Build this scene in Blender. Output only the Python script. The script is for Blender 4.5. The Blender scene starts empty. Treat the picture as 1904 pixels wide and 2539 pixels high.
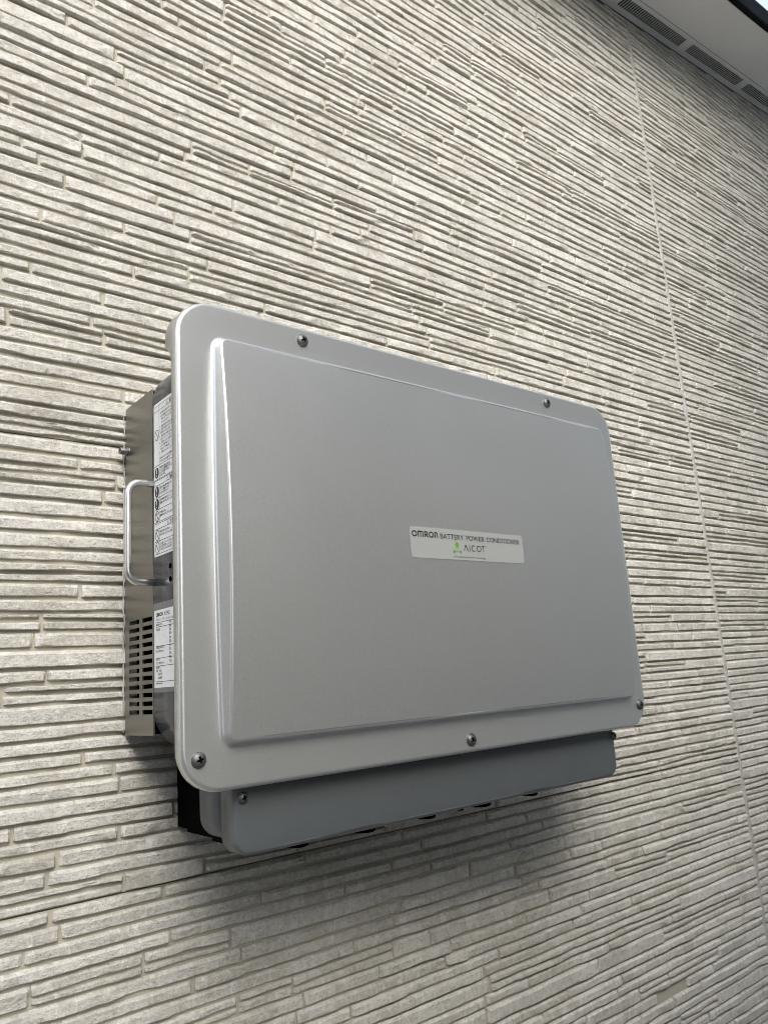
import bpy, math, random
import numpy as np
from mathutils import Matrix, Vector, noise

random.seed(11)
R = math.radians
C = bpy.context.scene.collection
scene = bpy.context.scene

# ------------------------------------------------------------------ camera
CAM_R = np.array([[0.7777, -0.0798, -0.6235], [-0.6252, -0.2022, -0.7538], [-0.0659, 0.9761, -0.2072]])
CAM_P = np.array([-0.0366, -0.8138, -0.2661])
cam_d = bpy.data.cameras.new('camera')
cam_d.sensor_fit = 'HORIZONTAL'
cam_d.sensor_width = 36.0
cam_d.lens = 36.0 * 1940.0 / 1904.0
cam_d.clip_start = 0.01
cam_d.clip_end = 2000
cam = bpy.data.objects.new('camera', cam_d)
C.objects.link(cam)
m = Matrix.Identity(4)
for i in range(3):
    for j in range(3):
        m[i][j] = float(CAM_R[i, j])
    m[i][3] = float(CAM_P[i])
cam.matrix_world = m
scene.camera = cam

# ------------------------------------------------------------------ sky, sun, exposure
SUN_EL, SUN_ROT = R(39), R(203)
world = bpy.data.worlds.new('World')
scene.world = world
world.use_nodes = True
wn = world.node_tree
wn.nodes.clear()
w_out = wn.nodes.new('ShaderNodeOutputWorld')
w_bg = wn.nodes.new('ShaderNodeBackground')
w_sky = wn.nodes.new('ShaderNodeTexSky')
w_sky.sky_type = 'NISHITA'
w_sky.sun_disc = False
w_sky.sun_elevation = SUN_EL
w_sky.sun_rotation = SUN_ROT
w_sky.altitude = 50
w_sky.air_density = 1.0
w_sky.dust_density = 3.0
w_sky.ozone_density = 1.0
w_hsv = wn.nodes.new('ShaderNodeHueSaturation')
w_hsv.inputs['Saturation'].default_value = 0.5
w_bg.inputs['Strength'].default_value = 0.15
wn.links.new(w_sky.outputs[0], w_hsv.inputs['Color'])
w_cl = wn.nodes.new('ShaderNodeMix')          # thin even cloud over the clear sky
w_cl.data_type = 'RGBA'
w_cl.blend_type = 'ADD'
w_cl.inputs[0].default_value = 1.0
w_cl.inputs[7].default_value = (0.40, 0.50, 0.70, 1)
wn.links.new(w_hsv.outputs[0], w_cl.inputs[6])
wn.links.new(w_cl.outputs[2], w_bg.inputs['Color'])
wn.links.new(w_bg.outputs[0], w_out.inputs['Surface'])

sun_d = bpy.data.lights.new('sun', 'SUN')
sun_d.energy = 0.62
sun_d.angle = R(38)
sun_d.color = (1.0, 0.96, 0.90)
sun = bpy.data.objects.new('sun', sun_d)
C.objects.link(sun)
sd = Vector((math.sin(SUN_ROT) * math.cos(SUN_EL), math.cos(SUN_ROT) * math.cos(SUN_EL), math.sin(SUN_EL)))
sun.rotation_euler = sd.to_track_quat('Z', 'Y').to_euler()
sun.location = (0, -3, 4)

vs_ = scene.view_settings
vs_.view_transform = 'Standard'
vs_.look = 'None'
vs_.exposure = 1.43
vs_.gamma = 1.0
vs_.use_curve_mapping = False
scene.cycles.filter_width = 0.85
scene.cycles.use_denoising = True
scene.cycles.denoising_prefilter = 'ACCURATE'
scene.cycles.denoising_input_passes = 'RGB_ALBEDO_NORMAL'


# ------------------------------------------------------------------ materials
def new_mat(name):
    mt = bpy.data.materials.new(name)
    mt.use_nodes = True
    nt = mt.node_tree
    b = nt.nodes['Principled BSDF']
    return mt, nt, b


def N(nt, typ, **kw):
    n = nt.nodes.new(typ)
    for k, v in kw.items():
        if k in n.inputs:
            n.inputs[k].default_value = v
        else:
            setattr(n, k, v)
    return n


def ramp(nt, src, stops):
    r_ = nt.nodes.new('ShaderNodeValToRGB')
    while len(r_.color_ramp.elements) < len(stops):
        r_.color_ramp.elements.new(0.5)
    for e, (p, c) in zip(r_.color_ramp.elements, stops):
        e.position = p
        e.color = (c, c, c, 1) if not isinstance(c, tuple) else (*c, 1)
    nt.links.new(src, r_.inputs[0])
    return r_


def mixc(nt, a, b, fac, mode='MIX'):
    mx = nt.nodes.new('ShaderNodeMix')
    mx.data_type = 'RGBA'
    mx.blend_type = mode
    for sock, v in ((mx.inputs[6], a), (mx.inputs[7], b), (mx.inputs[0], fac)):
        if hasattr(v, 'links'):
            nt.links.new(v, sock)
        else:
            sock.default_value = (*v, 1) if isinstance(v, tuple) else v
    return mx.outputs[2]


def math_n(nt, op, a, b=0.0):
    n = nt.nodes.new('ShaderNodeMath')
    n.operation = op
    for sock, v in ((n.inputs[0], a), (n.inputs[1], b)):
        if hasattr(v, 'links'):
            nt.links.new(v, sock)
        else:
            sock.default_value = v
    return n.outputs[0]


def mapped(nt, scale, rot=(0, 0, 0)):
    g = nt.nodes.new('ShaderNodeNewGeometry')
    mp = nt.nodes.new('ShaderNodeMapping')
    mp.inputs['Scale'].default_value = scale
    mp.inputs['Rotation'].default_value = rot
    nt.links.new(g.outputs['Position'], mp.inputs['Vector'])
    return mp.outputs[0]


def noise_n(nt, vec, scale, detail=4, rough=0.55):
    n = nt.nodes.new('ShaderNodeTexNoise')
    n.inputs['Scale'].default_value = scale
    n.inputs['Detail'].default_value = detail
    n.inputs['Roughness'].default_value = rough
    nt.links.new(vec, n.inputs['Vector'])
    return n.outputs['Fac']


def bump_chain(nt, bsdf, items):
    prev = None
    for h, strength, dist in items:
        b = nt.nodes.new('ShaderNodeBump')
        b.inputs['Strength'].default_value = strength
        b.inputs['Distance'].default_value = dist
        nt.links.new(h, b.inputs['Height'])
        if prev is not None:
            nt.links.new(prev, b.inputs['Normal'])
        prev = b.outputs[0]
    nt.links.new(prev, bsdf.inputs['Normal'])


def make_stone_mat():
    mt, nt, b = new_mat('stone_siding')
    at = nt.nodes.new('ShaderNodeAttribute')
    at.attribute_name = 'tint'
    at.attribute_type = 'GEOMETRY'
    # cleft facets: cells squeezed along a diagonal of the wall plane
    v1 = mapped(nt, (34, 8, 15), (0, R(38), 0))
    vo = nt.nodes.new('ShaderNodeTexVoronoi')
    vo.feature = 'F1'
    vo.inputs['Scale'].default_value = 1.0
    vo.inputs['Randomness'].default_value = 1.0
    nwarp = nt.nodes.new('ShaderNodeTexNoise')
    nwarp.inputs['Scale'].default_value = 2.2
    nwarp.inputs['Detail'].default_value = 4
    nt.links.new(v1, nwarp.inputs['Vector'])
    vadd = nt.nodes.new('ShaderNodeVectorMath')
    vadd.operation = 'MULTIPLY_ADD'
    nt.links.new(nwarp.outputs['Color'], vadd.inputs[0])
    vadd.inputs[1].default_value = (0.9, 0.9, 0.9)
    nt.links.new(v1, vadd.inputs[2])
    nt.links.new(vadd.outputs[0], vo.inputs['Vector'])
    cell = vo.outputs['Color']
    sep = nt.nodes.new('ShaderNodeSeparateColor')
    nt.links.new(cell, sep.inputs[0])
    # distance to edge: thin pale veins
    ve = nt.nodes.new('ShaderNodeTexVoronoi')
    ve.feature = 'DISTANCE_TO_EDGE'
    ve.inputs['Scale'].default_value = 1.0
    nt.links.new(vadd.outputs[0], ve.inputs['Vector'])
    vein = ramp(nt, ve.outputs['Distance'], [(0.0, 1.0), (0.035, 0.0)]).outputs[0]
    wp = mapped(nt, (1, 1, 1))
    n_vein = noise_n(nt, wp, 23, 2)
    vein = math_n(nt, 'MULTIPLY', vein, ramp(nt, n_vein, [(0.46, 0.0), (0.58, 1.0)]).outputs[0])
    n_lo = noise_n(nt, wp, 9, 3)
    n_mid = noise_n(nt, wp, 110, 6, 0.65)
    n_str = noise_n(nt, mapped(nt, (75, 75, 125), (0, R(40), 0)), 1.0, 5, 0.6)
    n_fine = noise_n(nt, wp, 520, 4, 0.7)
    n_spk = noise_n(nt, wp, 210, 5, 0.75)
    base = mixc(nt, (0.47, 0.448, 0.385), (0.62, 0.598, 0.543), at.outputs['Fac'])
    base = mixc(nt, base, (0.42, 0.37, 0.325), ramp(nt, n_lo, [(0.58, 0.0), (0.78, 0.6)]).outputs[0])
    base = mixc(nt, base, (0.70, 0.685, 0.62), math_n(nt, 'MULTIPLY', sep.outputs[0], 0.65))
    base = mixc(nt, base, (0.37, 0.35, 0.30), ramp(nt, n_mid, [(0.34, 0.35), (0.50, 0.0)]).outputs[0])
    base = mixc(nt, base, (0.68, 0.67, 0.64), ramp(nt, n_mid, [(0.52, 0.0), (0.70, 0.75)]).outputs[0])
    base = mixc(nt, base, (0.32, 0.30, 0.255), ramp(nt, n_fine, [(0.34, 0.5), (0.46, 0.0)]).outputs[0])
    base = mixc(nt, base, (0.33, 0.315, 0.27), ramp(nt, n_spk, [(0.36, 0.5), (0.47, 0.0)]).outputs[0])
    base = mixc(nt, base, (0.72, 0.71, 0.69), ramp(nt, n_spk, [(0.54, 0.0), (0.66, 0.6)]).outputs[0])
    base = mixc(nt, base, (0.76, 0.75, 0.72), math_n(nt, 'MULTIPLY', vein, 0.75))
    nt.links.new(base, b.inputs['Base Color'])
    b.inputs['Roughness'].default_value = 0.62
    b.inputs['Specular IOR Level'].default_value = 0.35
    bump_chain(nt, b, [(sep.outputs[1], 0.8, 0.0045), (n_str, 0.9, 0.0026), (n_mid, 1.0, 0.0022), (n_spk, 1.0, 0.0014), (n_fine, 0.5, 0.0005)])
    return mt


def make_grout_mat():
    mt, nt, b = new_mat('grout')
    wp = mapped(nt, (1, 1, 1))
    n1 = noise_n(nt, wp, 14, 3)
    n2 = noise_n(nt, wp, 600, 3, 0.7)
    c = mixc(nt, (0.40, 0.375, 0.295), (0.47, 0.445, 0.365), n1)
    c = mixc(nt, c, (0.22, 0.20, 0.15), ramp(nt, n2, [(0.30, 0.5), (0.45, 0.0)]).outputs[0])
    nt.links.new(c, b.inputs['Base Color'])
    b.inputs['Roughness'].default_value = 0.8
    bump_chain(nt, b, [(n2, 0.4, 0.0004)])
    return mt


def make_sealant_mat(col):
    mt, nt, b = new_mat('sealant')
    wp = mapped(nt, (1, 1, 1))
    n1 = noise_n(nt, wp, 120, 3)
    nt.links.new(mixc(nt, tuple(x * 0.85 for x in col), col, n1), b.inputs['Base Color'])
    b.inputs['Roughness'].default_value = 0.55
    bump_chain(nt, b, [(n1, 0.35, 0.002)])
    return mt


def make_paint(name, col, metallic, rough, grain=0.0, grain_scale=700, var=0.06, spec=0.5, coat=0.0, streak=0.0):
    mt, nt, b = new_mat(name)
    wp = mapped(nt, (1, 1, 1))
    n1 = noise_n(nt, wp, 7, 4)
    n2 = noise_n(nt, wp, grain_scale, 2, 0.6)
    d = tuple(x * (1 - var) for x in col)
    u = tuple(min(1, x * (1 + var)) for x in col)
    c = mixc(nt, d, u, n1)
    c = mixc(nt, c, tuple(x * 0.86 for x in col), ramp(nt, n2, [(0.35, 0.7), (0.55, 0.0)]).outputs[0])
    if streak:
        # faint rain runs and dust
        n3 = noise_n(nt, mapped(nt, (85, 85, 3.2)), 1.0, 4, 0.6)
        n4 = noise_n(nt, wp, 16, 5, 0.6)
        c = mixc(nt, c, tuple(x * 0.80 for x in col), math_n(nt, 'MULTIPLY', ramp(nt, n3, [(0.50, 0.0), (0.72, 1.0)]).outputs[0], streak))
        c = mixc(nt, c, (0.46, 0.44, 0.40), math_n(nt, 'MULTIPLY', ramp(nt, n4, [(0.52, 0.0), (0.75, 1.0)]).outputs[0], streak * 0.9))
    nt.links.new(c, b.inputs['Base Color'])
    b.inputs['Metallic'].default_value = metallic
    b.inputs['Specular IOR Level'].default_value = spec
    b.inputs['Coat Weight'].default_value = coat
    b.inputs['Coat Roughness'].default_value = 0.14
    rr = ramp(nt, n1, [(0.3, rough * 0.92), (0.7, rough * 1.08)])
    nt.links.new(rr.outputs[0], b.inputs['Roughness'])
    if grain:
        bump_chain(nt, b, [(n2, grain, 0.0003)])
    return mt


def make_brushed():
    mt, nt, b = new_mat('brushed_steel')
    n1 = noise_n(nt, mapped(nt, (1, 3, 90)), 1.0, 6, 0.65)
    n2 = noise_n(nt, mapped(nt, (1, 1, 1)), 22, 4)
    n3 = noise_n(nt, mapped(nt, (200, 3, 1600)), 1.0, 3, 0.6)
    c = mixc(nt, (0.235, 0.23, 0.20), (0.33, 0.32, 0.285), n1)
    c = mixc(nt, c, (0.24, 0.235, 0.21), math_n(nt, 'MULTIPLY', n2, 0.4))
    nt.links.new(c, b.inputs['Base Color'])
    b.inputs['Metallic'].default_value = 0.9
    nt.links.new(ramp(nt, n1, [(0.2, 0.32), (0.8, 0.48)]).outputs[0], b.inputs['Roughness'])
    bump_chain(nt, b, [(n3, 0.06, 0.0003)])
    return mt


def plain(name, col, rough=0.5, metallic=0.0):
    mt, nt, b = new_mat(name)
    n1 = noise_n(nt, mapped(nt, (1, 1, 1)), 40, 3)
    nt.links.new(mixc(nt, tuple(x * 0.93 for x in col), col, n1), b.inputs['Base Color'])
    b.inputs['Roughness'].default_value = rough
    b.inputs['Metallic'].default_value = metallic
    return mt


def make_ground_mat():
    mt, nt, b = new_mat('concrete_ground')
    wp = mapped(nt, (1, 1, 1))
    n1 = noise_n(nt, wp, 1.3, 6, 0.6)
    n2 = noise_n(nt, wp, 60, 5, 0.7)
    c = mixc(nt, (0.22, 0.215, 0.20), (0.34, 0.33, 0.305), n1)
    c = mixc(nt, c, (0.05, 0.05, 0.045), ramp(nt, n2, [(0.3, 0.6), (0.5, 0.0)]).outputs[0])
    nt.links.new(c, b.inputs['Base Color'])
    b.inputs['Roughness'].default_value = 0.85
    bump_chain(nt, b, [(n2, 0.5, 0.006)])
    return mt


M_STONE = make_stone_mat()
M_GROUT = make_grout_mat()
M_SEAL = make_sealant_mat((0.46, 0.445, 0.41))
M_SEALW = make_sealant_mat((0.58, 0.57, 0.54))
M_COVER = make_paint('silver_metallic_paint', (0.66, 0.675, 0.66), 0.8, 0.315, 0.30, 800, 0.02, 0.5, 0.4, 0.07)
M_CASE = make_paint('dark_grey_gloss_paint', (0.052, 0.060, 0.069), 0.0, 0.27, 0.0, 700, 0.05, 0.4)
M_LID = make_paint('blue_grey_paint', (0.088, 0.098, 0.102), 0.0, 0.40, 0.03, 600, 0.10, 0.5, 0.0, 0.03)
M_STEEL = make_brushed()
M_CHROME = make_paint('satin_steel', (0.74, 0.73, 0.71), 1.0, 0.33, 0.0, 500, 0.04)
M_SCREW = make_paint('screw_steel', (0.17, 0.17, 0.165), 0.9, 0.5, 0.05, 900, 0.15)
M_BLACK = plain('black_plastic', (0.0015, 0.0015, 0.002), 0.7)
M_BLACK.node_tree.nodes['Principled BSDF'].inputs['Specular IOR Level'].default_value = 0.03
M_DARK = plain('dark_void', (0.003, 0.003, 0.003), 0.9)  # near-black that puts the shade of slots and recesses into the colour
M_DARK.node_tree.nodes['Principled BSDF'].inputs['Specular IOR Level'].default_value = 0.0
M_LABEL = plain('white_label', (0.84, 0.86, 0.87), 0.45)
M_NAME = make_paint('silver_label', (0.44, 0.46, 0.44), 0.25, 0.42, 0.0, 900, 0.02)
M_INK = plain('black_ink', (0.012, 0.012, 0.014), 0.5)
M_GREEN = plain('green_ink', (0.13, 0.36, 0.03), 0.5)
M_CLEAR = make_paint('clear_film', (0.16, 0.175, 0.18), 0.0, 0.3, 0.0, 700, 0.05)
M_SOFFIT = make_paint('soffit_paint', (0.72, 0.72, 0.70), 0.0, 0.6, 0.1, 300, 0.03)
M_GUTTER = make_paint('black_gutter', (0.003, 0.0035, 0.005), 0.0, 0.6, 0.0, 300, 0.1, 0.03)
M_ROOF = plain('dark_roof_sheet', (0.03, 0.03, 0.035), 0.45)
M_GROUND = make_ground_mat()
M_NWALL = make_paint('grey_render', (0.22, 0.215, 0.20), 0.0, 0.85, 0.4, 60, 0.08)
M_BLOCK = make_paint('concrete_block', (0.43, 0.425, 0.40), 0.0, 0.9, 0.5, 120, 0.10)
M_FOUND = make_paint('foundation_render', (0.34, 0.33, 0.31), 0.0, 0.85, 0.5, 90, 0.08)

# ------------------------------------------------------------------ object helpers
ORG = {}


def empty(name, loc, label, cat):
    o = bpy.data.objects.new(name, None)
    o.empty_display_size = 0.05
    C.objects.link(o)
    o.location = loc
    ORG[o] = Vector(loc)
    o['label'] = label
    o['category'] = cat
    return o


class MB:
    def __init__(s):
        s.v, s.f, s.mi = [], [], []

    def add(s, vs, fs, mi=0):
        n = len(s.v)
        s.v += [tuple(v) for v in vs]
        s.f += [tuple(i + n for i in f) for f in fs]
        s.mi += [mi] * len(fs)
        return s

    def quad(s, a, b, c, d, mi=0):
        return s.add([a, b, c, d], [(0, 1, 2, 3)], mi)

    def box(s, x0, x1, y0, y1, z0, z1, mi=0, shear=0.0, sx=0.0):
        f = lambda x, z: z + shear * (x - sx)
        v = [(x, y, f(x, z)) for x in (x0, x1) for y in (y0, y1) for z in (z0, z1)]
        return s.add(v, [(0, 1, 3, 2), (4, 6, 7, 5), (0, 4, 5, 1), (2, 3, 7, 6), (0, 2, 6, 4), (1, 5, 7, 3)], mi)

    def build(s, name, mat, parent=None, smooth=None, origin=None, attr=None):
        me = bpy.data.meshes.new(name)
        vs = np.array(s.v, dtype=float).reshape(-1, 3)
        po = ORG.get(parent, Vector((0, 0, 0)))
        if origin is None:
            c = (vs.min(0) + vs.max(0)) / 2
            origin = Vector(c)
        me.from_pydata((vs - np.array(origin)).tolist(), [], s.f)
        mats = mat if isinstance(mat, (list, tuple)) else [mat]
        for x in mats:
            me.materials.append(x)
        if len(mats) > 1:
            me.polygons.foreach_set('material_index', s.mi)
        if attr is not None:
            a = me.attributes.new('tint', 'FLOAT', 'POINT')
            a.data.foreach_set('value', attr)
        me.update()
        if smooth is not None:
            me.polygons.foreach_set('use_smooth', [True] * len(me.polygons))
            me.set_sharp_from_angle(angle=smooth)
        o = bpy.data.objects.new(name, me)
        C.objects.link(o)
        if parent is not None:
            o.parent = parent
        o.location = Vector(origin) - po
        ORG[o] = Vector(origin)
        return o


def fix_normals(o):
    import bmesh
    bm = bmesh.new()
    bm.from_mesh(o.data)
    bmesh.ops.remove_doubles(bm, verts=bm.verts, dist=1e-6)
    bmesh.ops.recalc_face_normals(bm, faces=bm.faces)
    bm.to_mesh(o.data)
    bm.free()
    return o


def rr_ring(x0, x1, z0, z1, rad, nc=10, ns=40, nt=4):
    """rounded rectangle, symmetric left/right; returns list of (x, z) counter-clockwise seen from -y"""
    if not isinstance(rad, (list, tuple)):
        rad = [rad] * 4          # bl, br, tr, tl
    rb, rt = rad[0], rad[2]
    half = []                    # right side from bottom centre to top centre
    for i in range(nt):
        t = i / nt
        half.append((0.5 + 0.5 * t, None, 'b'))
    xm = (x0 + x1) / 2
    pts = []
    for i in range(nt):
        pts.append((xm + (x1 - rb - xm) * i / nt, z0))
    for i in range(nc + 1):
        a = -math.pi / 2 + math.pi / 2 * i / nc
        pts.append((x1 - rb + rb * math.cos(a), z0 + rb + rb * math.sin(a)))
    for i in range(1, ns):
        pts.append((x1, z0 + rb + (z1 - rt - z0 - rb) * i / ns))
    for i in range(nc + 1):
        a = math.pi / 2 * i / nc
        pts.append((x1 - rt + rt * math.cos(a), z1 - rt + rt * math.sin(a)))
    for i in range(1, nt + 1):
        pts.append((x1 - rt + (xm - x1 + rt) * i / nt, z1))
    n = len(pts)
    left = [(2 * xm - p[0], p[1]) for p in pts[1:-1]][::-1]
    return pts + left, n


def bridge(mb, r0, r1):
    n = len(r0)
    base = len(mb.v)
    mb.v += [tuple(p) for p in r0] + [tuple(p) for p in r1]
    for i in range(n):
        j = (i + 1) % n
        mb.f.append((base + i, base + j, base + n + j, base + n + i))
        mb.mi.append(0)


def cap_strips(mb, ring, n_half, mi=0):
    """fill a left/right symmetric ring by horizontal strips"""
    n = len(ring)
    base = len(mb.v)
    mb.v += [tuple(p) for p in ring]
    for i in range(n_half - 1):
        a, b = i, i + 1
        c, d = (n - b) % n, (n - a) % n
        f = []
        for k in (a, b, c, d):
            if base + k not in f:
                f.append(base + k)
        if len(f) >= 3:
            mb.f.append(tuple(f))
            mb.mi.append(mi)


def shell(x0, x1, z0, z1, rad, prof, close_back=True, nc=10, ns=8, nt=4, depth_fn=None):
    """prof: list of (inset, y) from the back edge to the front; front closed"""
    mb = MB()
    prev = None
    for k, (ins, y) in enumerate(prof):
        rr = [max(r_ - ins, 0.0008) for r_ in (rad if isinstance(rad, (list, tuple)) else [rad] * 4)]
        ring, nh = rr_ring(x0 + ins, x1 - ins, z0 + ins, z1 - ins, rr, nc, ns, nt)
        r3 = [(x, y + (depth_fn(x, z) if depth_fn and k == 0 else 0), z) for x, z in ring]
        if prev is not None:
            bridge(mb, prev, r3)
        elif close_back:
            cap_strips(mb, r3, nh)
        prev = r3
    cap_strips(mb, prev, nh)
    return mb


def fillet(r, y_front, n=5):
    return [(r * (1 - math.cos(a)), y_front + r * (1 - math.sin(a))) for a in [math.pi / 2 * i / n for i in range(n + 1)]]


def tube(path, rad, nseg=14):
    mb = MB()
    path = [Vector(p) for p in path]
    rings = []
    up = None
    for i, p in enumerate(path):
        t = (path[min(i + 1, len(path) - 1)] - path[max(i - 1, 0)]).normalized()
        if up is None:
            up = t.orthogonal().normalized()
        up = (up - t * up.dot(t)).normalized()
        s = t.cross(up)
        rr = rad[i] if isinstance(rad, (list, tuple)) else rad
        rings.append([p + (up * math.cos(2 * math.pi * k / nseg) + s * math.sin(2 * math.pi * k / nseg)) * rr for k in range(nseg)])
    for a, b in zip(rings, rings[1:]):
        bridge(mb, a, b)
    for rg in (rings[0], rings[-1]):
        mb.add(rg, [tuple(range(nseg))])
    return mb


def lathe(profile, centre, axis, nseg=28, cross=None):
    """profile (radius, height along axis) from outside to the tip"""
    ax = Vector(axis).normalized()
    e1 = ax.orthogonal().normalized()
    if abs(ax.y) > 0.9:
        e1 = Vector((math.cos(0.5), 0, math.sin(0.5)))
    e2 = ax.cross(e1)
    mb = MB()
    c = Vector(centre)
    rings = []
    for r_, h in profile:
        rings.append([c + ax * h + (e1 * math.cos(2 * math.pi * k / nseg) + e2 * math.sin(2 * math.pi * k / nseg)) * r_ for k in range(nseg)])
    for a, b in zip(rings, rings[1:]):
        bridge(mb, a, b)
    mb.add(rings[-1], [tuple(range(nseg))])
    return mb


def screw_mesh(centre, rad=0.0062, hgt=0.0028, turn=0.4, wash=True):
    """truss head with a cross recess facing -y, a thin washer under it"""
    mb = MB()
    cx, cy, cz = centre
    nseg, nr = 56, 13
    w, L, dep = rad * 0.14, rad * 0.50, rad * 0.30
    ca, sa = math.cos(turn), math.sin(turn)
    base = 0.0011 if wash else 0.0

    def pt(r_, a):
        x, z = r_ * math.cos(a), r_ * math.sin(a)
        q = 1 - (r_ / rad) ** 2
        h = base + 0.0006 + hgt * (max(q, 0) ** 0.75)
        u, v = x * ca + z * sa, -x * sa + z * ca
        inside = (abs(u) < w and abs(v) < L) or (abs(v) < w and abs(u) < L)
        if inside:
            h -= dep
        return (cx + x, cy - h, cz + z), inside
    rings = [[pt(rad * i / nr, 2 * math.pi * k / nseg) for k in range(nseg)] for i in range(nr, 0, -1)]
    b0 = len(mb.v)
    for rg in rings:
        mb.v += [p for p, _ in rg]
    ins = [q for rg in rings for _, q in rg]
    for i in range(nr - 1):
        for k in range(nseg):
            j = (k + 1) % nseg
            f = (i * nseg + k, i * nseg + j, (i + 1) * nseg + j, (i + 1) * nseg + k)
            mb.f.append(tuple(b0 + t for t in f))
            mb.mi.append(1 if sum(ins[t] for t in f) >= 3 else 0)  # recess faces are coloured near-black for the shade inside the cross
    mb.f.append(tuple(b0 + (nr - 1) * nseg + k for k in range(nseg)))
    mb.mi.append(1)
    # rim down to the washer, washer
    rim = [(rad, 0.0006 + base), (rad, base)]
    if wash:
        rim = [(rad, 0.0006 + base), (rad, base), (rad * 0.97, base), (rad * 0.97, 0.0007), (rad * 1.06, 0.0007), (rad * 1.06, 0.0)]
    prev = None
    for r_, h in rim:
        rg = [(cx + r_ * math.cos(2 * math.pi * k / nseg), cy - h, cz + r_ * math.sin(2 * math.pi * k / nseg)) for k in range(nseg)]
        if prev:
            bridge(mb, rg, prev)
        prev = rg
    return mb


def perforated(us, vs, holes, Mp, t):
    """plate with rectangular holes; Mp(u, v, w) -> world, w = depth"""
    mb = MB()
    nu, nv = len(us) - 1, len(vs) - 1
    solid = lambda i, j: 0 <= i < nu and 0 <= j < nv and (i, j) not in holes
    for i in range(nu):
        for j in range(nv):
            if not solid(i, j):
                continue
            a, b, c, d = us[i], us[i + 1], vs[j], vs[j + 1]
            mb.quad(Mp(a, c, 0), Mp(b, c, 0), Mp(b, d, 0), Mp(a, d, 0))
            mb.quad(Mp(a, d, t), Mp(b, d, t), Mp(b, c, t), Mp(a, c, t))
            for (di, dj, p, q) in ((-1, 0, (a, c), (a, d)), (1, 0, (b, d), (b, c)), (0, -1, (b, c), (a, c)), (0, 1, (a, d), (b, d))):
                if not solid(i + di, j + dj):
                    mb.quad(Mp(*p, 0), Mp(*q, 0), Mp(*q, t), Mp(*p, t))
    return mb


# ---- flat print: everything is laid out in label coordinates (right, up) and mapped to the sheet
def text_mesh(body, bold=0.0):
    cu = bpy.data.curves.new('text', 'FONT')
    cu.body = body
    cu.size = 1.0
    cu.offset = bold
    cu.resolution_u = 3
    ob = bpy.data.objects.new('text', cu)
    C.objects.link(ob)
    dg = bpy.context.evaluated_depsgraph_get()
    me = bpy.data.meshes.new_from_object(ob.evaluated_get(dg))
    v = np.array([x.co[:2] for x in me.vertices]).reshape(-1, 2)
    f = [tuple(p.vertices) for p in me.polygons]
    bpy.data.objects.remove(ob)
    bpy.data.curves.remove(cu)
    bpy.data.meshes.remove(me)
    return v, f


class Print:
    def __init__(s, mapper):
        s.mb, s.m = MB(), mapper

    def text(s, body, u, v, w=None, h=None, bold=0.0, max_u=None, slant=0.0):
        tv, tf = text_mesh(body, bold)
        if len(tv) == 0:
            return s
        mn, mx = tv.min(0), tv.max(0)
        sz = mx - mn
        sy = h / sz[1]
        sx = w / sz[0] if w else sy
        q = (tv - mn) * np.array([sx, sy]) + np.array([u, v])
        s.mb.add([s.m(a, b) for a, b in q], tf)
        return s

    def rect(s, u0, v0, u1, v1):
        s.mb.quad(s.m(u0, v0), s.m(u1, v0), s.m(u1, v1), s.m(u0, v1))
        return s

    def line(s, p, q, t):
        p, q = np.array(p), np.array(q)
        d = (q - p) / np.linalg.norm(q - p)
        n = np.array([-d[1], d[0]]) * t / 2
        s.mb.quad(*[s.m(*x) for x in (p - n, q - n, q + n, p + n)])
        return s

    def disc(s, u, v, ru, rv=None, n=28):
        rv = rv or ru
        s.mb.add([s.m(u + ru * math.cos(2 * math.pi * k / n), v + rv * math.sin(2 * math.pi * k / n)) for k in range(n)], [tuple(range(n))])
        return s

    def ring(s, u, v, ru, t, rv=None, n=32, a0=0, a1=360):
        rv = rv or ru
        pts = []
        for k in range(n + 1):
            a = R(a0 + (a1 - a0) * k / n)
            pts.append((s.m(u + ru * math.cos(a), v + rv * math.sin(a)), s.m(u + (ru - t) * math.cos(a), v + (rv - t) * math.sin(a))))
        for (a, b), (c, d) in zip(pts, pts[1:]):
            s.mb.quad(a, c, d, b)
        return s

    def path(s, pts, t):
        pts = [np.array(p, float) for p in pts]
        L, Rr = [], []
        for i, p in enumerate(pts):
            a = pts[max(i - 1, 0)]
            b = pts[min(i + 1, len(pts) - 1)]
            d = (b - a) / np.linalg.norm(b - a)
            n = np.array([-d[1], d[0]]) * t / 2
            L.append(p + n)
            Rr.append(p - n)
        for i in range(len(pts) - 1):
            s.mb.quad(*[s.m(*x) for x in (Rr[i], Rr[i + 1], L[i + 1], L[i])])
        return s

    def build(s, name, mat, parent):
        return s.mb.build(name, mat, parent)


def rounded_sheet(mapper, u0, v0, u1, v1, r_, n=6):
    pts = []
    for cx, cy, a0 in ((u1 - r_, v0 + r_, -90), (u1 - r_, v1 - r_, 0), (u0 + r_, v1 - r_, 90), (u0 + r_, v0 + r_, 180)):
        for i in range(n + 1):
            a = R(a0 + 90 * i / n)
            pts.append(mapper(cx + r_ * math.cos(a), cy + r_ * math.sin(a)))
    mb = MB()
    mb.add(pts, [tuple(range(len(pts)))])
    return mb


# ================================================================== GROUND
GZ = -1.75
gb = MB()
gb.quad((-150, -150, GZ), (150, -150, GZ), (150, 150, GZ), (-150, 150, GZ))
g = gb.build('ground', M_GROUND)
g['kind'] = 'structure'

# ================================================================== WALL
EAVE_S = 0.1024


def eave_z(x):
    return 1.2286 + EAVE_S * (x - 1.3784)


XJ, JW = 1.4854, 0.0096
PX0, PX1 = -2.6, 3.3
wall = empty('siding_wall', (1.2, 0.0, GZ), 'pale beige house wall of thin split-stone strip siding behind the grey box', 'wall')

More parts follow.
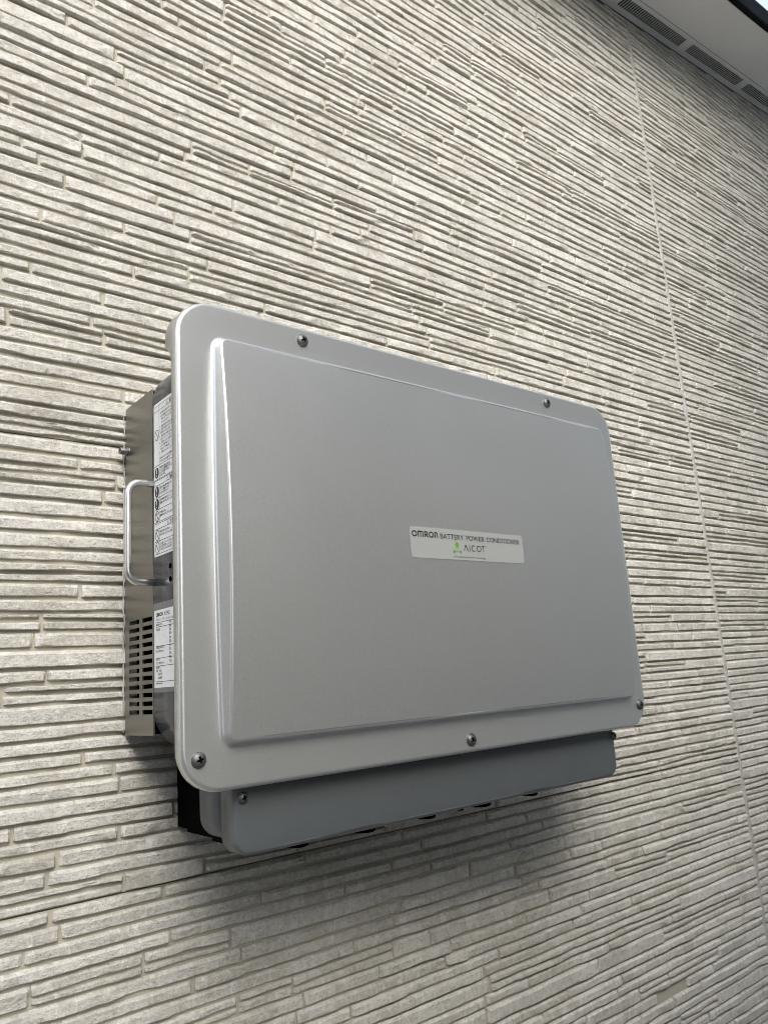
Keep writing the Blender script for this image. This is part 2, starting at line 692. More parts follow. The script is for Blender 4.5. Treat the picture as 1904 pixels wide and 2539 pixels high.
# backing boards, one per 455 mm course and either side of the upright joint, meeting at a hairline
PITCH = 0.455
for side, (xa, xb) in enumerate(((PX0, XJ - JW / 2), (XJ + JW / 2, PX1))):
    for k in range(-3, 4):
        z0, z1 = k * PITCH + 0.0006, (k + 1) * PITCH - 0.0006
        if k == -3:
            z0 = -1.30
        mb = MB()
        n = 12
        top = lambda x: min(z1, eave_z(x) - 0.003)
        for i in range(n):
            a, b = xa + (xb - xa) * i / n, xa + (xb - xa) * (i + 1) / n
            ta, tb = top(a), top(b)
            if ta <= z0 and tb <= z0:
                continue
            if ta <= z0:
                a = a + (b - a) * (z0 - ta) / (tb - ta)
                ta = z0 + 1e-4
            v = [(a, 0, z0), (b, 0, z0), (b, 0, tb), (a, 0, ta), (a, 0.018, z0), (b, 0.018, z0), (b, 0.018, tb), (a, 0.018, ta)]
            mb.add(v, [(0, 1, 2, 3), (5, 4, 7, 6), (3, 2, 6, 7), (1, 0, 4, 5), (1, 5, 6, 2), (4, 0, 3, 7)])
        if mb.v:
            mb.build('siding_board', M_GROUT, wall)
MB().box(PX0, PX1, 0.0185, 0.12, -1.30, 1.10).build('wall_core', M_DARK, wall)
MB().box(PX0, PX1, 0.004, 0.12, GZ + 0.001, -1.302).build('foundation', M_FOUND, wall)

# ---- stones
rng = random.Random(5)


def row_heights():
    hs = [rng.uniform(0.0180, 0.0212) for _ in range(8)] + [rng.uniform(0.0128, 0.0172) for _ in range(20)]
    rng.shuffle(hs)
    k = PITCH / sum(hs)
    return [h * k for h in hs]


STONES = []   # (x0, x1, zb0, zb1, zt0, zt1, kind)


def wander(seed, x):
    return 0.0011 * noise.noise(Vector((x * 3.1, seed * 7.7, 0.3))) + 0.0006 * noise.noise(Vector((x * 11.0, seed * 3.3, 5.1)))


LINES = {}
lid_ = 0
for side, (xa, xb) in enumerate(((PX0, XJ - JW / 2), (XJ + JW / 2, PX1))):
    for k in range(-3, 4):
        hs = row_heights()
        z = k * PITCH
        ids = [lid_ + i for i in range(len(hs) + 1)]
        lid_ += len(hs) + 1
        for i, h in enumerate(hs):
            ends = (i == 0, i == len(hs) - 1)
            x = xa - rng.uniform(0, 0.25)
            while x < xb:
                L = min(0.46, max(0.055, rng.lognormvariate(math.log(0.20), 0.5)))
                a, b = max(x, xa), min(x + L, xb)
                x += L
                if b - a < 0.012:
                    continue
                if xb - b < 0.03 and x < xb:
                    b = xb
                    x = xb
                lo = (z, ids[i], 0.0 if ends[0] else 1.0)
                hi = (z + h, ids[i + 1], 0.0 if ends[1] else 1.0)
                if h > 0.0176 and rng.random() < 0.45:
                    f0, f1 = rng.uniform(0.36, 0.64), rng.uniform(0.36, 0.64)
                    cut_lo, cut_hi = (None, None)
                    aa, bb = a, b
                    if rng.random() < 0.05 and b - a > 0.12:
                        bb = a + (b - a) * rng.uniform(0.6, 0.85)
                    STONES.append((a, b, lo, ('f', f0, f1, a, b), lo, hi))
                    STONES.append((aa, bb, ('f', f0, f1, a, b), hi, lo, hi))
                else:
                    if rng.random() < 0.003 and b - a > 0.12:
                        b2 = a + (b - a) * rng.uniform(0.6, 0.85)
                        STONES.append((a, b2, lo, hi, lo, hi))
                    else:
                        STONES.append((a, b, lo, hi, lo, hi))
            z += h


def level(spec, lo, hi, xs):
    if spec[0] == 'f':
        _, f0, f1, a, b = spec
        zl, zh = level(lo, lo, hi, xs), level(hi, lo, hi, xs)
        t = (xs - a) / (b - a)
        return zl + (zh - zl) * (f0 + (f1 - f0) * t)
    z, sid, amp = spec
    return np.array([z + amp * wander(sid, float(x)) for x in xs])


def cam_proj(P):
    q = (np.atleast_2d(P) - CAM_P) @ CAM_R
    return np.c_[952 + 1940 * q[:, 0] / -q[:, 2], 1269.5 - 1940 * q[:, 1] / -q[:, 2]], -q[:, 2]


POLY = np.array([(340, 1010), (470, 760), (1500, 1010), (1590, 1800), (1530, 1930), (640, 2110), (520, 2080), (330, 1820)], float)


def hidden(uv):
    x, y = uv
    ins = False
    for i in range(len(POLY)):
        x1, y1 = POLY[i]
        x2, y2 = POLY[i - 1]
        if (y1 > y) != (y2 > y) and x < (x2 - x1) * (y - y1) / (y2 - y1) + x1:
            ins = not ins
    return ins


def stone_mesh(S):
    a, b, lo, hi, blo, bhi = S
    gv = rng.uniform(0.0015, 0.0023)
    ge = rng.uniform(0.0011, 0.0019)
    xa, xb = a + ge, b - ge
    if abs(a - (XJ + JW / 2)) < 1e-6:
        xa = a - 0.001
    if abs(b - (XJ - JW / 2)) < 1e-6:
        xb = b + 0.001
    # clip under the sloping eaves
    zbm = lo[0] if lo[0] != 'f' else blo[0] + 0.006
    xmin = 1.3784 + (zbm + 0.010 - 1.2286) / EAVE_S
    xa = max(xa, xmin)
    if xb - xa < 0.01:
        return None
    ctr = np.array([(xa + xb) / 2, 0, zbm])
    uv, dep = cam_proj(ctr)
    near = dep[0] < 1.5 and -200 < uv[0, 0] < 2100 and -200 < uv[0, 1] < 2750
    step = 0.0055 if near else (0.013 if uv[0, 0] > -400 and dep[0] > 0.3 else 0.03)
    n = max(3, int((xb - xa) / step))
    xs = np.linspace(xa, xb, n + 1)
    zb = level(lo, blo, bhi, xs) + gv
    zt = level(hi, blo, bhi, xs) - gv * 0.85
    zt = np.minimum(zt, eave_z(xs) - 0.004)
    sd_ = rng.uniform(0, 999)
    nz = lambda f, y: np.array([noise.noise(Vector((float(x) * f, y, sd_))) for x in xs])
    H = zt - zb
    chip = np.clip(nz(22, 0.2) - 0.10, 0, 1) * 0.0026 + np.clip(nz(70, 1.2), 0, 1) * 0.0009
    zback = zb.copy()
    zb = zb + np.minimum(chip, 0.32 * H)
    zt = zt - np.minimum(np.clip(nz(16, 2.2) - 0.25, 0, 1) * 0.0014 + np.abs(nz(60, 2.9)) * 0.0003, 0.2 * H)
    H = np.maximum(zt - zb, 0.002)
    # diagonal cleft facets
    d0 = rng.uniform(0.0037, 0.0050)
    kk = rng.choice([-1, 1, 1]) * rng.uniform(0.6, 2.2)
    nb = max(1, int((xb - xa) / rng.uniform(0.035, 0.10)))
    br = sorted(rng.uniform(xa, xb) for _ in range(nb))
    off = [rng.uniform(-0.0007, 0.0007) for _ in range(nb + 1)]
    tx = [rng.uniform(-0.05, 0.05) for _ in range(nb + 1)]
    tz = [rng.uniform(-0.08, 0.10) for _ in range(nb + 1)]
    brA = np.array(br)
    offA, txA, tzA = np.array(off), np.array(tx), np.array(tz)
    zc = (zt + zb) / 2

    def depth(z):
        s_ = xs + kk * (z - zc)
        idx = np.searchsorted(brA, s_)
        x0_ = np.concatenate(([xa], brA))[idx]
        d = d0 + offA[idx] + np.clip(txA[idx] * (s_ - x0_), -0.0012, 0.0012) + tzA[idx] * (z - zc) + 0.0007 * np.array(
            [noise.noise(Vector((float(x) * 55, float(zz) * 90, sd_))) for x, zz in zip(xs, z)])
        return np.clip(d, 0.0028, 0.0068)
    rows = []
    ch = np.minimum(rng.uniform(0.0024, 0.0036), H * 0.28)
    rows.append((zt, np.zeros_like(xs)))
    zr = [zt - ch, zt - ch - (H - ch) * 0.28, zt - ch - (H - ch) * 0.6, zb + 0.0006]
    dr = [depth(q) for q in zr]
    rows.append((zt - 0.0003, -np.maximum(dr[0] * 0.36, 0.001)))
    for q, d in zip(zr, dr):
        rows.append((q, -d))
    rows.append((zb, -np.maximum(dr[-1] - 0.0004, 0.001)))
    rows.append((zback, np.zeros_like(xs)))
    nr = len(rows)
    V = np.zeros((n + 1, nr, 3))
    for r_, (zz, yy) in enumerate(rows):
        V[:, r_, 0] = xs
        V[:, r_, 1] = yy
        V[:, r_, 2] = zz
    # soften the two ends
    for i, s_, g_ in ((0, 1, 0.0014), (n, -1, 0.0014)):
        V[i, 1:-1, 1] *= 0.36
        V[i, 2:-2, 0] += 0
    # slanted end
    V[0, :, 0] += rng.uniform(-0.12, 0.12) * (V[0, :, 2] - zbm)
    V[n, :, 0] += rng.uniform(-0.12, 0.12) * (V[n, :, 2] - zbm)
    # insert bevel columns close to the ends
    e0, e1 = V[0:1].copy(), V[n:n + 1].copy()
    e0[:, :, 1] = 0.002
    e1[:, :, 1] = 0.002
    i0 = V[0:1].copy()
    i1 = V[n:n + 1].copy()
    i0[:, :, 0] += 0.0026
    i1[:, :, 0] -= 0.0026
    i0[:, :, 1] = V[1:2, :, 1]
    i1[:, :, 1] = V[n - 1:n, :, 1]
    V = np.concatenate((e0, V[0:1], i0, V[1:n], i1, V[n:n + 1], e1), 0)
    nc = V.shape[0]
    idx = np.arange(nc * nr).reshape(nc, nr)
    q = np.stack((idx[:-1, :-1], idx[:-1, 1:], idx[1:, 1:], idx[1:, :-1]), -1).reshape(-1, 4)
    tint = min(1, max(0, rng.gauss(0.5, 0.24)))
    # picture size of the stone, for choosing which are parts of their own
    c3 = np.array([[xa, -0.006, zc[0]], [xb, -0.006, zc[-1]], [(xa + xb) / 2, -0.006, zt[n // 2]], [(xa + xb) / 2, -0.006, zb[n // 2]]])
    uv, dp = cam_proj(c3)
    area = 0.0
    if dp.min() > 0.1:
        cl = np.clip(uv, [0, 0], [1904, 2539])
        mid = (cl[0] + cl[1]) / 2
        inside = (0 < mid[0] < 1904 and 0 < mid[1] < 2539)
        nh = sum(not hidden(cl[0] * (1 - t) + cl[1] * t) for t in (0.1, 0.3, 0.5, 0.7, 0.9)) / 5
        if inside:
            area = np.hypot(*(cl[1] - cl[0])) * np.hypot(*(uv[2] - uv[3])) * nh
    return V.reshape(-1, 3), q, tint, area


built = [s for s in (stone_mesh(S) for S in STONES) if s is not None]
order = sorted(range(len(built)), key=lambda i: -built[i][3])
single = set(order[:300])
bigV, bigF, bigT, nv = [], [], [], 0
for i, (V, q, tint, area) in enumerate(built):
    if i in single:
        mb = MB()
        mb.v = V.tolist()
        mb.f = q.tolist()
        mb.mi = [0] * len(q)
        mb.build('stone', M_STONE, wall, smooth=R(24), attr=np.full(len(V), tint, dtype=np.float32))
    else:
        bigV.append(V)
        bigF.append(q + nv)
        bigT.append(np.full(len(V), tint, dtype=np.float32))
        nv += len(V)
mb = MB()
mb.v = np.concatenate(bigV).tolist()
mb.f = np.concatenate(bigF).tolist()
mb.mi = [0] * len(mb.f)
rest = mb.build('stone_strips', M_STONE, wall, smooth=R(24), attr=np.concatenate(bigT))
rest['kind'] = 'stuff'

# ---- upright sealant joint
mb = MB()
nn = 420
zs = np.linspace(-1.30, eave_z(XJ) - 0.006, nn)
cols = []
for z in zs:
    w = JW / 2 + 0.0006 + 0.0009 * noise.noise(Vector((0, z * 55, 3)))
    w2 = JW / 2 + 0.0006 + 0.0009 * noise.noise(Vector((9, z * 55, 3)))
    d = 0.0041 + 0.0012 * noise.noise(Vector((4, z * 38, 1)))
    cx = XJ + 0.0006 * noise.noise(Vector((2, z * 20, 8)))
    cols.append([(cx - w, 0.001, z), (cx - w * 0.97, -d * 0.86, z), (cx - w * 0.5, -d, z), (cx + w2 * 0.5, -d * 0.98, z), (cx + w2 * 0.97, -d * 0.85, z), (cx + w2, 0.001, z)])
for a, b in zip(cols, cols[1:]):
    for i in range(5):
        mb.quad(a[i], a[i + 1], b[i + 1], b[i])
o = mb.build('sealant_joint', M_SEAL, wall, smooth=R(60))
fix_normals(o)

# ================================================================== UNSEEN HOUSES AND FENCE (added to block light and darken the cover's reflections)
def blocker_house(x0, x1, y0, y1, z1, wins, label):
    nb = empty('unseen_blocker_house', ((x0 + x1) / 2, (y0 + y1) / 2, GZ), label, 'house')
    MB().box(x0, x1, y0, y1, GZ + 0.001, z1).build('wall', M_NWALL, nb)
    MB().box(x0 - 0.35, x1 + 0.35, y0 - 0.4, y1 + 0.3, z1 + 0.002, z1 + 0.18).build('roof', M_ROOF, nb)
    for wx in wins:
        for wz in ((-0.5, 2.2) if z1 > 3.4 else (-0.5,)):
            f_ = MB()
            for a_ in ((wx, wx + 0.06, wz, wz + 1.1), (wx + 1.24, wx + 1.30, wz, wz + 1.1), (wx + 0.06, wx + 1.24, wz, wz + 0.06), (wx + 0.06, wx + 1.24, wz + 1.04, wz + 1.1)):
                f_.box(a_[0], a_[1], y1 - 0.05, y1 + 0.04, a_[2], a_[3])
            w_ = f_.build('window', M_GUTTER, nb)
            MB().box(wx + 0.06, wx + 1.24, y1 + 0.002, y1 + 0.012, wz + 0.06, wz + 1.04).build('pane', M_CASE, w_)


blocker_house(1.0, 13.0, -9.5, -2.1, 4.3, (2.6, 5.4, 8.6), 'unseen long grey rendered house, added to darken the right of the wall and cover')  # added out of view for the dark reflection on the right
blocker_house(-11.0, -1.35, -9.5, -2.0, 1.35, (-4.2, -7.6), 'unseen low grey rendered house, added to block light from the left off the cover bevel')  # added out of view so the bevel mirrors something dark at left
bw = empty('unseen_shade_fence', (6.0, -1.45, GZ), 'unseen grey concrete block fence, added to shade the lower right of the beige wall', 'fence')  # added out of view to keep light off the lower right
FX0, FX1, FY0, FY1, FZ1 = 0.20, 12.2, -1.50, -1.38, 0.584
MB().box(FX0, FX1, FY0 + 0.006, FY1 - 0.006, GZ + 0.001, FZ1 - 0.004).build('mortar', M_GROUT, bw)
proto = None
for r_ in range(12):
    zb_ = GZ + 0.006 + r_ * 0.1945
    xo = FX0 + (0.2 if r_ % 2 else 0.0)
    for c_ in range(30):
        x_ = xo + c_ * 0.4
        if x_ + 0.392 > FX1:
            break
        if proto is None:
            proto = MB().box(x_ + 0.004, x_ + 0.394, FY0, FY1, zb_, zb_ + 0.188).build('block', M_BLOCK, bw)
        else:
            o = proto.copy()
            C.objects.link(o)
            o.parent = bw
            o.location = Vector((x_ + 0.199, (FY0 + FY1) / 2, zb_ + 0.094)) - ORG[bw]

# ================================================================== EAVES
eav = empty('roof_eaves', (1.6, -0.1, eave_z(1.6)), 'pale grey sloping soffit with slotted vents and black edge under the roof at upper right', 'eaves')
EX0, EX1 = -2.6, 3.3


def slope_box(mb, y0, y1, d0, d1, x0=EX0, x1=EX1):
    mb.box(x0, x1, y0, y1, 1.2286 + d0, 1.2286 + d1, 0, EAVE_S, 1.3784)
    return mb


# vent board: slots are real openings in it
us, holes = [EX0], set()
k = -13
while 1.4295 + 0.3015 * k < EX1 - 0.3:
    g0 = 1.4295 + 0.3015 * k
    ns = 32
    p = 0.270 / ns
    for s_ in range(ns):
        us += [g0 + p * s_ + p * 0.15, g0 + p * s_ + p * 0.87]
        holes.add((len(us) - 2, 1))
    k += 1
us.append(EX1)
vs2 = [-0.0525, -0.0425, -0.0160, -0.0035]
vb = perforated(us, vs2, holes, lambda u, v, w: (u, v, eave_z(u) + w), 0.0012)
vb.build('vent_board', M_SOFFIT, eav)
slope_box(MB(), -0.050, -0.006, 0.016, 0.02).build('vent_shade_sheet', M_DARK, eav)  # near-black sheet standing in for the shade above the slots
slope_box(MB(), -0.166, -0.0533, 0.0012, 0.012).build('soffit_board', M_SOFFIT, eav)
# black edge flashing: a folded section
mb = MB()
sec = [(-0.1675, 0.012), (-0.1675, 0.0), (-0.1685, -0.0015), (-0.1780, -0.0015), (-0.1805, 0.001), (-0.1810, 0.028), (-0.1822, 0.046), (-0.1812, 0.048), (-0.1675, 0.048)]
ra = [(EX0, y, eave_z(EX0) + d) for y, d in sec]
rb = [(EX1, y, eave_z(EX1) + d) for y, d in sec]
bridge(mb, ra, rb)
mb.add(ra, [tuple(range(len(sec)))])
mb.add(rb, [tuple(range(len(sec)))[::-1]])
fix_normals(mb.build('edge_flashing', M_GUTTER, eav, smooth=R(30)))
slope_box(MB(), -0.1790, 1.6, 0.0485, 0.056).build('roof_sheet', M_ROOF, eav)

# ================================================================== POWER CONDITIONER
pc = empty('power_conditioner', (0.57, -0.1, -0.42), 'silver grey battery power conditioner box with bulging front mounted on the stone siding', 'power conditioner')

# ---- front cover
CX0, CX1, CZ0, CZ1, CY = 0.2430, 0.8970, -0.3490, 0.0874, -0.2000
BX0, BX1, BZ0, BZ1 = 0.2775, 0.8672, -0.3160, 0.0560
H0, HB, ZM, ZH = 0.0092, 0.0105, -0.1295, 0.182


def plate_h(z):
    t = min(1.0, abs((z - ZM) / ZH))
    return H0 + HB * (1 - t * t)


mb = MB()
prev = None
NC, NS, NT = 12, 44, 4


def skirt(z):
    # the rim is deeper along the top like a rain hood
    t = min(1.0, max(0.0, (z - 0.034) / 0.004))
    return 0.0105 + 0.012 * t


rings = []
rad = 0.036
ring, nh = rr_ring(CX0 + 0.0012, CX1 - 0.0012, CZ0 + 0.0012, CZ1 - 0.0012, rad - 0.0012, NC, NS, NT)
rings.append([(x, CY + skirt(z) - 0.001, z) for x, z in ring])
ring, nh = rr_ring(CX0, CX1, CZ0, CZ1, rad, NC, NS, NT)
rings.append([(x, CY + skirt(z), z) for x, z in ring])
for ins, y in fillet(0.0042, CY, 6):
    ring, nh = rr_ring(CX0 + ins, CX1 - ins, CZ0 + ins, CZ1 - ins, rad - ins, NC, NS, NT)
    rings.append([(x, y, z) for x, z in ring])
for ins in (0.0048, 0.012):
    ring, nh = rr_ring(CX0 + ins, CX1 - ins, CZ0 + ins, CZ1 - ins, rad - ins, NC, NS, NT)
    rings.append([(x, CY, z) for x, z in ring])
# bulging panel: concave fillet up from the rim, a steep wall that grows with the bulge, a tight brow
RC, RV, PHI = 0.0042, 0.0026, R(80)
PXL, PXR, PZB, PZT = 0.2842, 0.8600, -0.3086, 0.0486
HMIN = plate_h(PZT)


def bulge_ring(outs, part, dy):
    """outs: distance outside the brow; part: 0 on the brow .. 1 on the foot; dy(h): height above the rim"""
    ring, n_ = rr_ring(PXL - outs, PXR + outs, PZB - outs, PZT + outs, 0.0065 + outs, NC, NS, NT)
    xm = (PXL + PXR) / 2
    r3 = []
    for x, z in ring:
        h = plate_h(z)
        grow = (h - HMIN) / math.tan(PHI) * part
        side = min(1.0, max(0.0, (abs(x - xm) - (PXR - xm) + 0.012) / 0.012))
        r3.append((x + math.copysign(grow * side, x - xm), CY - dy(h), z))
    return r3, n_


wall0 = RV * math.sin(PHI)
foot0 = wall0 + (HMIN - RV * (1 - math.cos(PHI)) - RC * (1 - math.cos(PHI))) / math.tan(PHI)
rings.append(bulge_ring(foot0 + RC * math.sin(PHI) + 0.002, 1, lambda h: 0)[0])
for i in range(0, 11):
    a = PHI * i / 10
    rings.append(bulge_ring(foot0 + RC * (math.sin(PHI) - math.sin(a)), 1, lambda h, a=a: RC * (1 - math.cos(a)))[0])
for q in (0.25, 0.5, 0.75):
    rings.append(bulge_ring(foot0 + (wall0 - foot0) * q, 1 - q, lambda h, q=q: RC * (1 - math.cos(PHI)) * (1 - q) + (h - RV * (1 - math.cos(PHI))) * q)[0])
for i in range(8, -1, -1):
    a = PHI * i / 8
    r3, nh = bulge_ring(RV * math.sin(a), 0, lambda h, a=a: h - RV * (1 - math.cos(a)))
    rings.append(r3)
r3, nh = bulge_ring(-0.0012, 0, lambda h: h)
rings.append(r3)
for a, b in zip(rings, rings[1:]):
    bridge(mb, a, b)
cap_strips(mb, rings[-1], nh)
cov = mb.build('front_cover', M_COVER, pc, smooth=R(80))
fix_normals(cov)
cov.data.polygons.foreach_set('use_smooth', [True] * len(cov.data.polygons))
for (sx, sz, tn) in ((0.3790, 0.0728, 0.5), (0.7600, 0.0733, 0.9), (0.2585, -0.3215, 0.3), (0.5690, -0.3360, 0.75), (0.8815, -0.3222, 0.2)):
    s_ = screw_mesh((sx, CY - 0.0001, sz), 0.0062, 0.0027, tn)
    o = s_.build('screw', [M_SCREW, M_DARK], cov, smooth=R(35))
    fix_normals(o)

# ---- case behind the cover
KX0, KX1, KZ0, KZ1 = 0.2710, 0.8620, -0.3200, 0.0640
o = shell(KX0, KX1, KZ0, KZ1, 0.0385, [(0.0012, -0.0796), (0, -0.0808), (0, -0.1885)], True, 14, 10, 4).build('case', M_CASE, pc, smooth=R(35))
fix_normals(o)
case = o
hl = MB()
for z in (-0.1495, -0.1620):
    l_ = lathe([(0.0026, 0.0), (0.0026, 0.0005), (0.0021, 0.0006), (0.0020, 0.0003)], (KX0, -0.1215, z), (-1, 0, 0), 16)
    l_.build('screw_hole', M_DARK, case)

# ---- mounting bracket: folded steel box with real slots in its side
BXL, BXR, BYF, BYB, BZB, BZT = 0.2713, 0.8600, -0.0792, -0.0075, -0.3055, 0.0415
T = 0.0014
ys = [BYB, -0.0185, -0.0450, -0.0525, -0.0772, BYF]
zc_ = [-0.1945 - 0.00809 * i for i in range(12)]
vz = [BZT]
for z in zc_:
    vz += [z + 0.0021, z - 0.0021]
vz.append(BZB)
hs_ = {(i, j) for i in (1, 3) for j in range(1, 24, 2)}
br = perforated(ys, vz, hs_, lambda u, v, w: (BXL + w, u, v), T)
br.box(BXL + T, BXR, BYF, BYB, BZT - T, BZT)
br.box(BXL + T, BXR, BYF, BYB, BZB, BZB + T)
br.box(BXR - T, BXR, BYF, BYB, BZB + T, BZT - T)
br.build('mounting_bracket', M_STEEL, pc)
MB().box(BXL + 0.012, BXR - 0.01, BYF + 0.002, BYB - 0.002, BZB + 0.004, BZT - 0.004).build('bracket_shade_block', M_DARK, pc)  # near-black filler, the shade behind the slots put into its colour

# cap bolt on the bracket side
bolt = lathe([(0.0052, 0), (0.0052, 0.0010), (0.0044, 0.0011), (0.0044, 0.0016), (0.0050, 0.0017), (0.0050, 0.0026), (0.0039, 0.0027), (0.0039, 0.0088), (0.0036, 0.0095), (0.0022, 0.0095), (0.0020, 0.0066)],
             (BXL, -0.0150, -0.0085), (-1, 0, 0), 24)
o = bolt.build('bolt', M_SCREW, pc, smooth=R(30))
fix_normals(o)

# carry handle
HX, HT, HBt, HY = 0.2447, -0.0608, -0.1602, -0.0828
rc = 0.0125
pth = [(0.2725, HY, HT)]
pth += [(0.262, HY, HT)]
for i in range(9):
    a = math.pi / 2 * i / 8
    pth.append((HX + rc - rc * math.sin(a), HY, HT - rc + rc * math.cos(a)))
for i in range(1, 8):
    pth.append((HX, HY, HT - rc + (HBt + rc - HT + rc) * i / 8))
for i in range(9):
    a = math.pi / 2 * i / 8
    pth.append((HX + rc - rc * math.cos(a), HY, HBt + rc - rc * math.sin(a)))
pth += [(0.262, HY, HBt), (0.2725, HY, HBt)]
o = tube(pth, 0.0037, 18).build('carry_handle', M_CHROME, pc, smooth=R(40))
fix_normals(o)

# sealant bead smeared along the bracket's wall edge
pts, rads = [], []
for i in range(90):
    z = BZT + 0.002 - (BZT - BZB) * i / 89
    pts.append((BXL - 0.0008 + 0.0012 * noise.noise(Vector((z * 70, 1, 1))), -0.0050 + 0.002 * noise.noise(Vector((z * 45, 4, 1))), z))
    rads.append(0.0008 + 0.0018 * noise.noise(Vector((z * 60, 9, 2))))
o = tube(pts, rads, 8).build('sealant_bead', M_SEAL, pc, smooth=R(60))
fix_normals(o)

# ---- terminal box and its lid under the cover
tb = shell(0.2992, 0.8418, -0.3985, -0.300, [0.021, 0.021, 0.003, 0.003], [(0, -0.1165), (0, -0.160)], True, 10, 4, 4)
o = tb.build('terminal_box', M_LID, pc, smooth=R(35))
fix_normals(o)
ld = shell(0.2980, 0.8432, -0.4068, -0.334, [0.0165, 0.0165, 0.003, 0.003], [(0, -0.1602)] + fillet(0.0042, -0.1828, 5), True, 10, 4, 4)
lid = ld.build('terminal_lid', M_LID, pc, smooth=R(50))
fix_normals(lid)
for (sx, sz, tn) in ((0.3072, -0.3586, 0.35), (0.8400, -0.3580, 0.8)):
    o = screw_mesh((sx, -0.1829, sz), 0.0046, 0.0022, tn).build('screw', [M_SCREW, M_DARK], lid, smooth=R(35))
    fix_normals(o)
# black base behind the terminal box
MB().box(0.3280, 0.8120, -0.0272, -0.0050, -0.4022, -0.308).build('base_plate', M_BLACK, pc)
MB().box(0.3275, 0.8130, -0.0900, -0.0290, -0.4050, -0.308).build('cable_box', M_BLACK, pc)
MB().box(0.3240, 0.8160, -0.1160, -0.0905, -0.4062, -0.322).build('cable_box_front', M_BLACK, pc)
for i, (x, r_) in enumerate(((0.388, 0.0115), (0.468, 0.0125), (0.552, 0.0115), (0.604, 0.0045), (0.636, 0.0130), (0.7205, 0.0110))):
    o = lathe([(r_, 0), (r_, 0.0145), (r_ * 0.96, 0.0175), (r_ * 0.85, 0.0186)], (x, -0.138, -0.3982), (0, 0, -1), 24).build('cable_plug', M_BLACK, pc, smooth=R(40))
    fix_normals(o)

# ---- name label on the bulge
yl = CY - plate_h(-0.131) - 0.0003
nm = lambda u, v: (u, yl, v)
lab = rounded_sheet(nm, 0.4868, -0.1476, 0.6605, -0.1147, 0.0042).build('name_label', M_NAME, pc)
ni = lambda u, v: (u, yl - 0.00015, v)
P = Print(ni)
# heavy rounded logotype drawn with strokes
z0, z1, t = -0.1256, -0.1190, 0.00135
hh = z1 - z0
for uc in (0.4931, 0.5166):
    P.ring(uc, (z0 + z1) / 2, 0.0036, t, hh / 2)
# m: arch with a middle stem
def arch(u0, u1, stems):
    r_ = 0.0022
    top = z1 - t / 2
    P.path([(u0 + t / 2, z0), (u0 + t / 2, top), ], t)
    pts = [(u0, top), (u1 - r_, top)]
    for i in range(1, 7):
        a = math.pi / 2 * i / 6
        pts.append((u1 - t / 2 - r_ + t / 2 + (r_ - t / 2) * math.sin(a), top - (r_ - t / 2) + (r_ - t / 2) * math.cos(a)))
    pts.append((u1 - t / 2, z0))
    P.path(pts, t)
    for s_ in stems:
        P.line((s_, z0), (s_, top), t)
arch(0.4978, 0.5054, [0.5016])
# R
P.line((0.5068 + t / 2, z0), (0.5068 + t / 2, z1), t)
P.path([(0.5068, z1 - t / 2), (0.5098, z1 - t / 2)] + [(0.5098 + 0.0016 * math.sin(math.pi * i / 8), z1 - t / 2 - 0.0014 + 0.0014 * math.cos(math.pi * i / 8)) for i in range(1, 9)] + [(0.5078, z1 - t / 2 - 0.0028)], t)
P.line((0.5093, z0 + 0.0030), (0.5121, z0 + 0.0002), t * 1.05)
arch(0.5212, 0.5260, [])
P.text('BATTERY', 0.5293, -0.12565, 0.0349, 0.0056, 0.012)
P.text('POWER', 0.5682, -0.12565, 0.0283, 0.0056, 0.012)
P.text('CONDITIONER', 0.5998, -0.12565, 0.0546, 0.0056, 0.012)
# AICOT: the A has no bar
za, zt_ = -0.1376, -0.1304
P.path([(0.5632, za), (0.5662, zt_)], 0.0009)
P.path([(0.5662, zt_), (0.5696, za)], 0.0013)
P.line((0.5722, za), (0.5722, zt_), 0.0011)
P.ring(0.5783, (za + zt_) / 2, 0.0035, 0.0011, 0.0036, 30, 50, 310)
P.ring(0.5865, (za + zt_) / 2, 0.0037, 0.0011, 0.0036)
P.line((0.5910, zt_ - 0.0005), (0.5962, zt_ - 0.0005), 0.0011)
P.line((0.5936, za), (0.5936, zt_ - 0.001), 0.0011)
P.ring(0.5984, -0.1313, 0.0012, 0.0002, 0.0012, 20)
P.text('R', 0.5979, -0.1319, 0.0010, 0.0012)
P.text('Anti-islanding Control Technology', 0.5467, -0.1455, 0.0489, 0.0023)
P.build('lettering', M_INK, lab)
Q = Print(ni)
Q.disc(0.5532, -0.1311, 0.0029)
Q.disc(0.5483, -0.1388, 0.0017)
Q.disc(0.5580, -0.1388, 0.0017)
Q.disc(0.5530, -0.1388, 0.0009)
Q.disc(0.5661, -0.1366, 0.0006)
for p_ in ((0.5483, -0.1388), (0.5530, -0.1388), (0.5580, -0.1388)):
    Q.line((0.5532, -0.1330), p_, 0.00032)
Q.line((0.5483, -0.1388), (0.5580, -0.1388), 0.00032)
Q.build('emblem', M_GREEN, lab)

